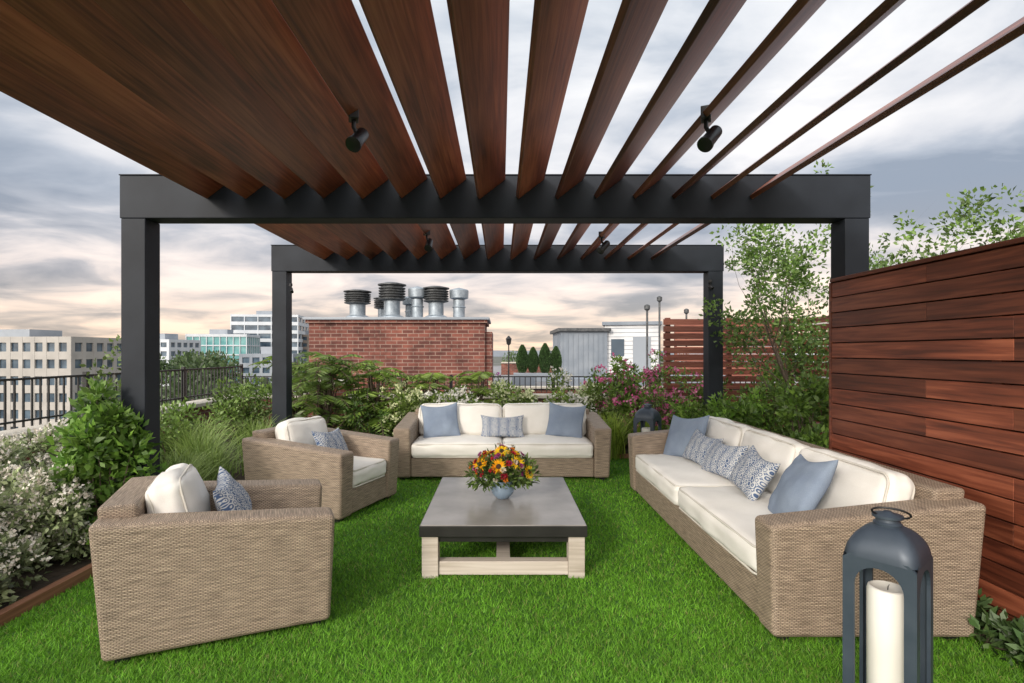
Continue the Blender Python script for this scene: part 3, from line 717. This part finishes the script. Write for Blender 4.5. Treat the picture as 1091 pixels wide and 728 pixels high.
for x,sc_ in ((.85,1.),(1.28,.92),(1.76,1.05),(2.2,.95)):
    e=empty('columnar_conifer',(x,21.5,.74)); e.scale=(sc_,sc_,sc_)
    tubes('trunk',[([(0,0,0),(0,0,.9)],[.03,.01])],BARK,e,n=5)
    n=3600; t=rng.random(n)**.8; prof=.23*np.sin(np.pi*np.clip(t*.86+.14,0,1))**.75; a=rng.uniform(0,2*np.pi,n); q=prof*rng.random(n)**.35
    P=np.stack([q*np.cos(a),q*np.sin(a),t*1.1],1)
    leafmesh('leaves',P,np.stack([np.cos(a)*.6,np.sin(a)*.6,np.ones(n)],1),.075,.04,cols(n,(.035,.08,.025),(.09,.17,.05),.3),LEAF,e)
shrub('rooftop_planting',-1.1,20,2.2,.8,.9,n=20,per=50,ls=.09,z0=.4,flower=(.42,.1,.36),nf=40,fs=.07)
shrub('rooftop_planting',5.8,19,3.2,.8,.8,n=26,per=50,ls=.09,z0=.4)

# ------------------------------------------------------------------ city
def building(name,x,y,w,d,top,rz,wall,glass,fh=3.1,bay=3.2,base=-22,pier=.9,sp=1.4,cap=.9,plant=2.2):
    e=empty(name,(x,y,base),rz); H=top-base; hw,hd=w/2,d/2
    boxes('windows',[(-hw+.3,hw-.3,-hd+.3,hd-.3,0,H-.5)],glass,e)
    L=[];nf=int(H/fh)
    for k in range(nf+1):
        z1=H; z0=H-cap-.2
        if k>0: z1=H-cap-.2-(k*fh)+sp; z0=z1-sp
        if z0<0: break
        L.append((-hw,hw,-hd,hd,z0,z1))
    boxes('floor_bands',L,wall,e)
    Pp=[];nb=max(1,int(w/bay))
    for k in range(nb+1):
        xc=-hw+pier/2+(w-pier)*k/nb
        for sgn in (-1,1):
            ya=sgn*hd; lo,hi=sorted((ya+sgn*.03,ya-sgn*.35)); Pp.append((xc-pier/2,xc+pier/2,lo,hi,0,H-.05))
    nb=max(1,int(d/bay))
    for k in range(nb+1):
        yc=-hd+pier/2+(d-pier)*k/nb
        for sgn in (-1,1):
            xa=sgn*hw; lo,hi=sorted((xa+sgn*.04,xa-sgn*.36)); Pp.append((lo,hi,yc-pier/2,yc+pier/2,0,H-.06))
    boxes('piers',Pp,wall,e)
    boxes('roof_plant',[(-hw*.4,hw*.2,-hd*.4,hd*.4,H,H+plant)],GREYM,e)
    return e
building('beige_apartment_building',-95,108,34,18,4.4,R(-4),BEIGE,GLASSB,bay=2.4,pier=.8,sp=1.45,plant=1.6)
building('glass_hospital_building',-112,262,30,26,19,R(8),PALE,GLASSB,fh=3.9,bay=6,pier=.4,sp=1.6)
building('glass_hospital_building',-120,232,24,18,9,R(8),PALE,GLASSG,fh=3.9,bay=2.5,pier=.3,sp=.5)
building('white_office_building',-122,196,14,16,6,R(-8),PALE,GLASSB)
building('grey_apartment_building',-72,170,16,14,1,R(3),GREYM,GLASSB)
building('tan_apartment_building',-98,300,22,18,9,R(5),TANM,GLASSB)
building('tan_apartment_building',-98,270,10,18,10,R(-5),TANM,GLASSB)
rc=random.Random(9)
for i in range(20):
    y=rc.uniform(300,650); px=rc.choice((rc.uniform(-60,330),rc.uniform(520,1100))); x=(px-534)/570*y
    w=rc.uniform(18,38); top=rc.uniform(-2,6)+ (y-300)*.01
    nm,mt=rc.choice((('grey_apartment_building',GREYM),('tan_apartment_building',TANM),('white_office_building',PALE),('brick_apartment_building',TANM)))
    building(nm,x,y,w,rc.uniform(15,30),top,rc.uniform(-.3,.3),mt,GLASSB,fh=3.5,bay=4.5)
C=[];Rr=[]
for i in range(130):
    y=rc.uniform(60,330); px=rc.uniform(130,345) if rc.random()<.75 else rc.uniform(540,1100); x=(px-534)/570*y
    C.append((x,y,rc.uniform(-9,-4.5) if y<120 else rc.uniform(-5.5,-2.5))); Rr.append(rc.uniform(3,5))
P,D,T=clumps(C,Rr,260)
leafmesh('street_tree_foliage',P,D,rng.uniform(.8,1.5,len(P)),.7,cols(len(P),(.05,.09,.03),(.11,.17,.06))*T[:,None],LEAF,empty('distant_street_trees'))
tubes('street_tree_trunks',[([(c[0],c[1],-22),(c[0],c[1],c[2])],[.35,.2]) for c in C],BARK,bpy.data.objects['distant_street_trees'],n=6)
mk('ground',[(-6000,-6000,-22),(6000,-6000,-22),(6000,6000,-22),(-6000,6000,-22)],[(0,1,2,3)],GROUND)
V=[];F=[]
for i in range(121):
    a=math.pi*i/120*1.4-.2*math.pi; r=2600; hgt=8+mnoise.noise(Vector((i*.13,0,0)))*9+mnoise.noise(Vector((i*.5,2,0)))*4
    V+=[(r*math.cos(a),r*math.sin(a),-22),(r*1.02*math.cos(a),r*1.02*math.sin(a),hgt),(r*1.3*math.cos(a),r*1.3*math.sin(a),-22)]
for i in range(120): F+=[(3*i,3*i+3,3*i+4,3*i+1),(3*i+1,3*i+4,3*i+5,3*i+2)]
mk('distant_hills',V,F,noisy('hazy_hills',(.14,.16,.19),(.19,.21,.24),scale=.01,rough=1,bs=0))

# ------------------------------------------------------------------ sky + sun
sundir=Vector((-.50,-.78,.40)).normalized()
W=bpy.data.worlds.new('World'); S.world=W; W.use_nodes=True; nt=W.node_tree; bg=nt.nodes['Background']
sky=N(nt,'ShaderNodeTexSky',sky_type='NISHITA'); sky.sun_disc=False; sky.sun_elevation=math.asin(sundir.z); sky.sun_rotation=math.atan2(sundir.x,sundir.y)
tc=N(nt,'ShaderNodeTexCoord'); sp=N(nt,'ShaderNodeSeparateXYZ'); nt.links.new(tc.outputs['Generated'],sp.inputs[0])
zz=M(nt,'MAXIMUM',sp.outputs[2],0.)
den=M(nt,'ADD',zz,.14)
cm=N(nt,'ShaderNodeCombineXYZ'); nt.links.new(M(nt,'DIVIDE',sp.outputs[0],den),cm.inputs[0]); nt.links.new(M(nt,'MULTIPLY',M(nt,'DIVIDE',sp.outputs[1],den),1.2),cm.inputs[1])
n1=N(nt,'ShaderNodeTexNoise'); n1.inputs['Scale'].default_value=1.5; n1.inputs['Detail'].default_value=6; n1.inputs['Roughness'].default_value=.52; n1.inputs['Distortion'].default_value=.4; nt.links.new(cm.outputs[0],n1.inputs['Vector'])
n2=N(nt,'ShaderNodeTexNoise'); n2.inputs['Scale'].default_value=.6; n2.inputs['Detail'].default_value=2; nt.links.new(cm.outputs[0],n2.inputs['Vector'])
f=M(nt,'ADD',M(nt,'MULTIPLY',n1.outputs['Fac'],.55),M(nt,'MULTIPLY',n2.outputs['Fac'],.45))
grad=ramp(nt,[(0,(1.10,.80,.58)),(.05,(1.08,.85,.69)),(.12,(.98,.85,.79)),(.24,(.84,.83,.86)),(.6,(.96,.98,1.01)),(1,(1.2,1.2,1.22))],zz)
cl=ramp(nt,[(.38,(.42,.49,.58)),(.455,(.66,.72,.79)),(.51,(.95,.97,.99)),(.59,(1.24,1.22,1.18))],f)
mx=N(nt,'ShaderNodeMix',data_type='RGBA',blend_type='MULTIPLY'); mx.inputs[0].default_value=1; nt.links.new(grad.outputs[0],mx.inputs[6]); nt.links.new(cl.outputs[0],mx.inputs[7])
sc=N(nt,'ShaderNodeMix',data_type='RGBA',blend_type='MULTIPLY'); sc.inputs[0].default_value=1; sc.inputs[7].default_value=(.1,.1,.1,1); nt.links.new(sky.outputs[0],sc.inputs[6])
m2=N(nt,'ShaderNodeMix',data_type='RGBA'); m2.inputs[0].default_value=.93; nt.links.new(sc.outputs[2],m2.inputs[6]); nt.links.new(mx.outputs[2],m2.inputs[7])
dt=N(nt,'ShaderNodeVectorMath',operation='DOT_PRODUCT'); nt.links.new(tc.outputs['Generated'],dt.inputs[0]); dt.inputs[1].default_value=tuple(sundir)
g=M(nt,'MULTIPLY',M(nt,'POWER',M(nt,'MAXIMUM',dt.outputs['Value'],0.),2.),2.5)  # glow added to the unseen sky behind the camera to brighten the furniture
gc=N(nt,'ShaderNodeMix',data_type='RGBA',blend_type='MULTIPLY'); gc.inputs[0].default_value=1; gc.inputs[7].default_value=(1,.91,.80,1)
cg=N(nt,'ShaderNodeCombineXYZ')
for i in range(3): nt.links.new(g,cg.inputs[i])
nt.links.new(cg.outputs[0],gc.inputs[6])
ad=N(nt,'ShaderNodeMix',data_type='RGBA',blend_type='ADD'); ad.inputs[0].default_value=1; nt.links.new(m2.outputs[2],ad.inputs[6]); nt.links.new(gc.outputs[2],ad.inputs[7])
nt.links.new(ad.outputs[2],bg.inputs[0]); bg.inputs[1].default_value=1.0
ld=bpy.data.lights.new('sun','SUN'); ld.energy=2.2; ld.angle=R(12); ld.color=(1,.91,.80)
lo=bpy.data.objects.new('sun',ld); COL.objects.link(lo); lo.rotation_euler=(-sundir).to_track_quat('-Z','Y').to_euler()

S.view_settings.view_transform='Standard'; S.view_settings.look='None'; S.view_settings.exposure=0
cd=bpy.data.cameras.new('camera'); cam=bpy.data.objects.new('camera',cd); COL.objects.link(cam); S.camera=cam
cam.location=(0,0,1.6); cam.rotation_euler=(R(90),0,0); cd.sensor_width=36; cd.lens=36*570/1091; cd.shift_x=11.5/1091; cd.shift_y=11/1091; cd.clip_end=9000; cd.clip_start=.05
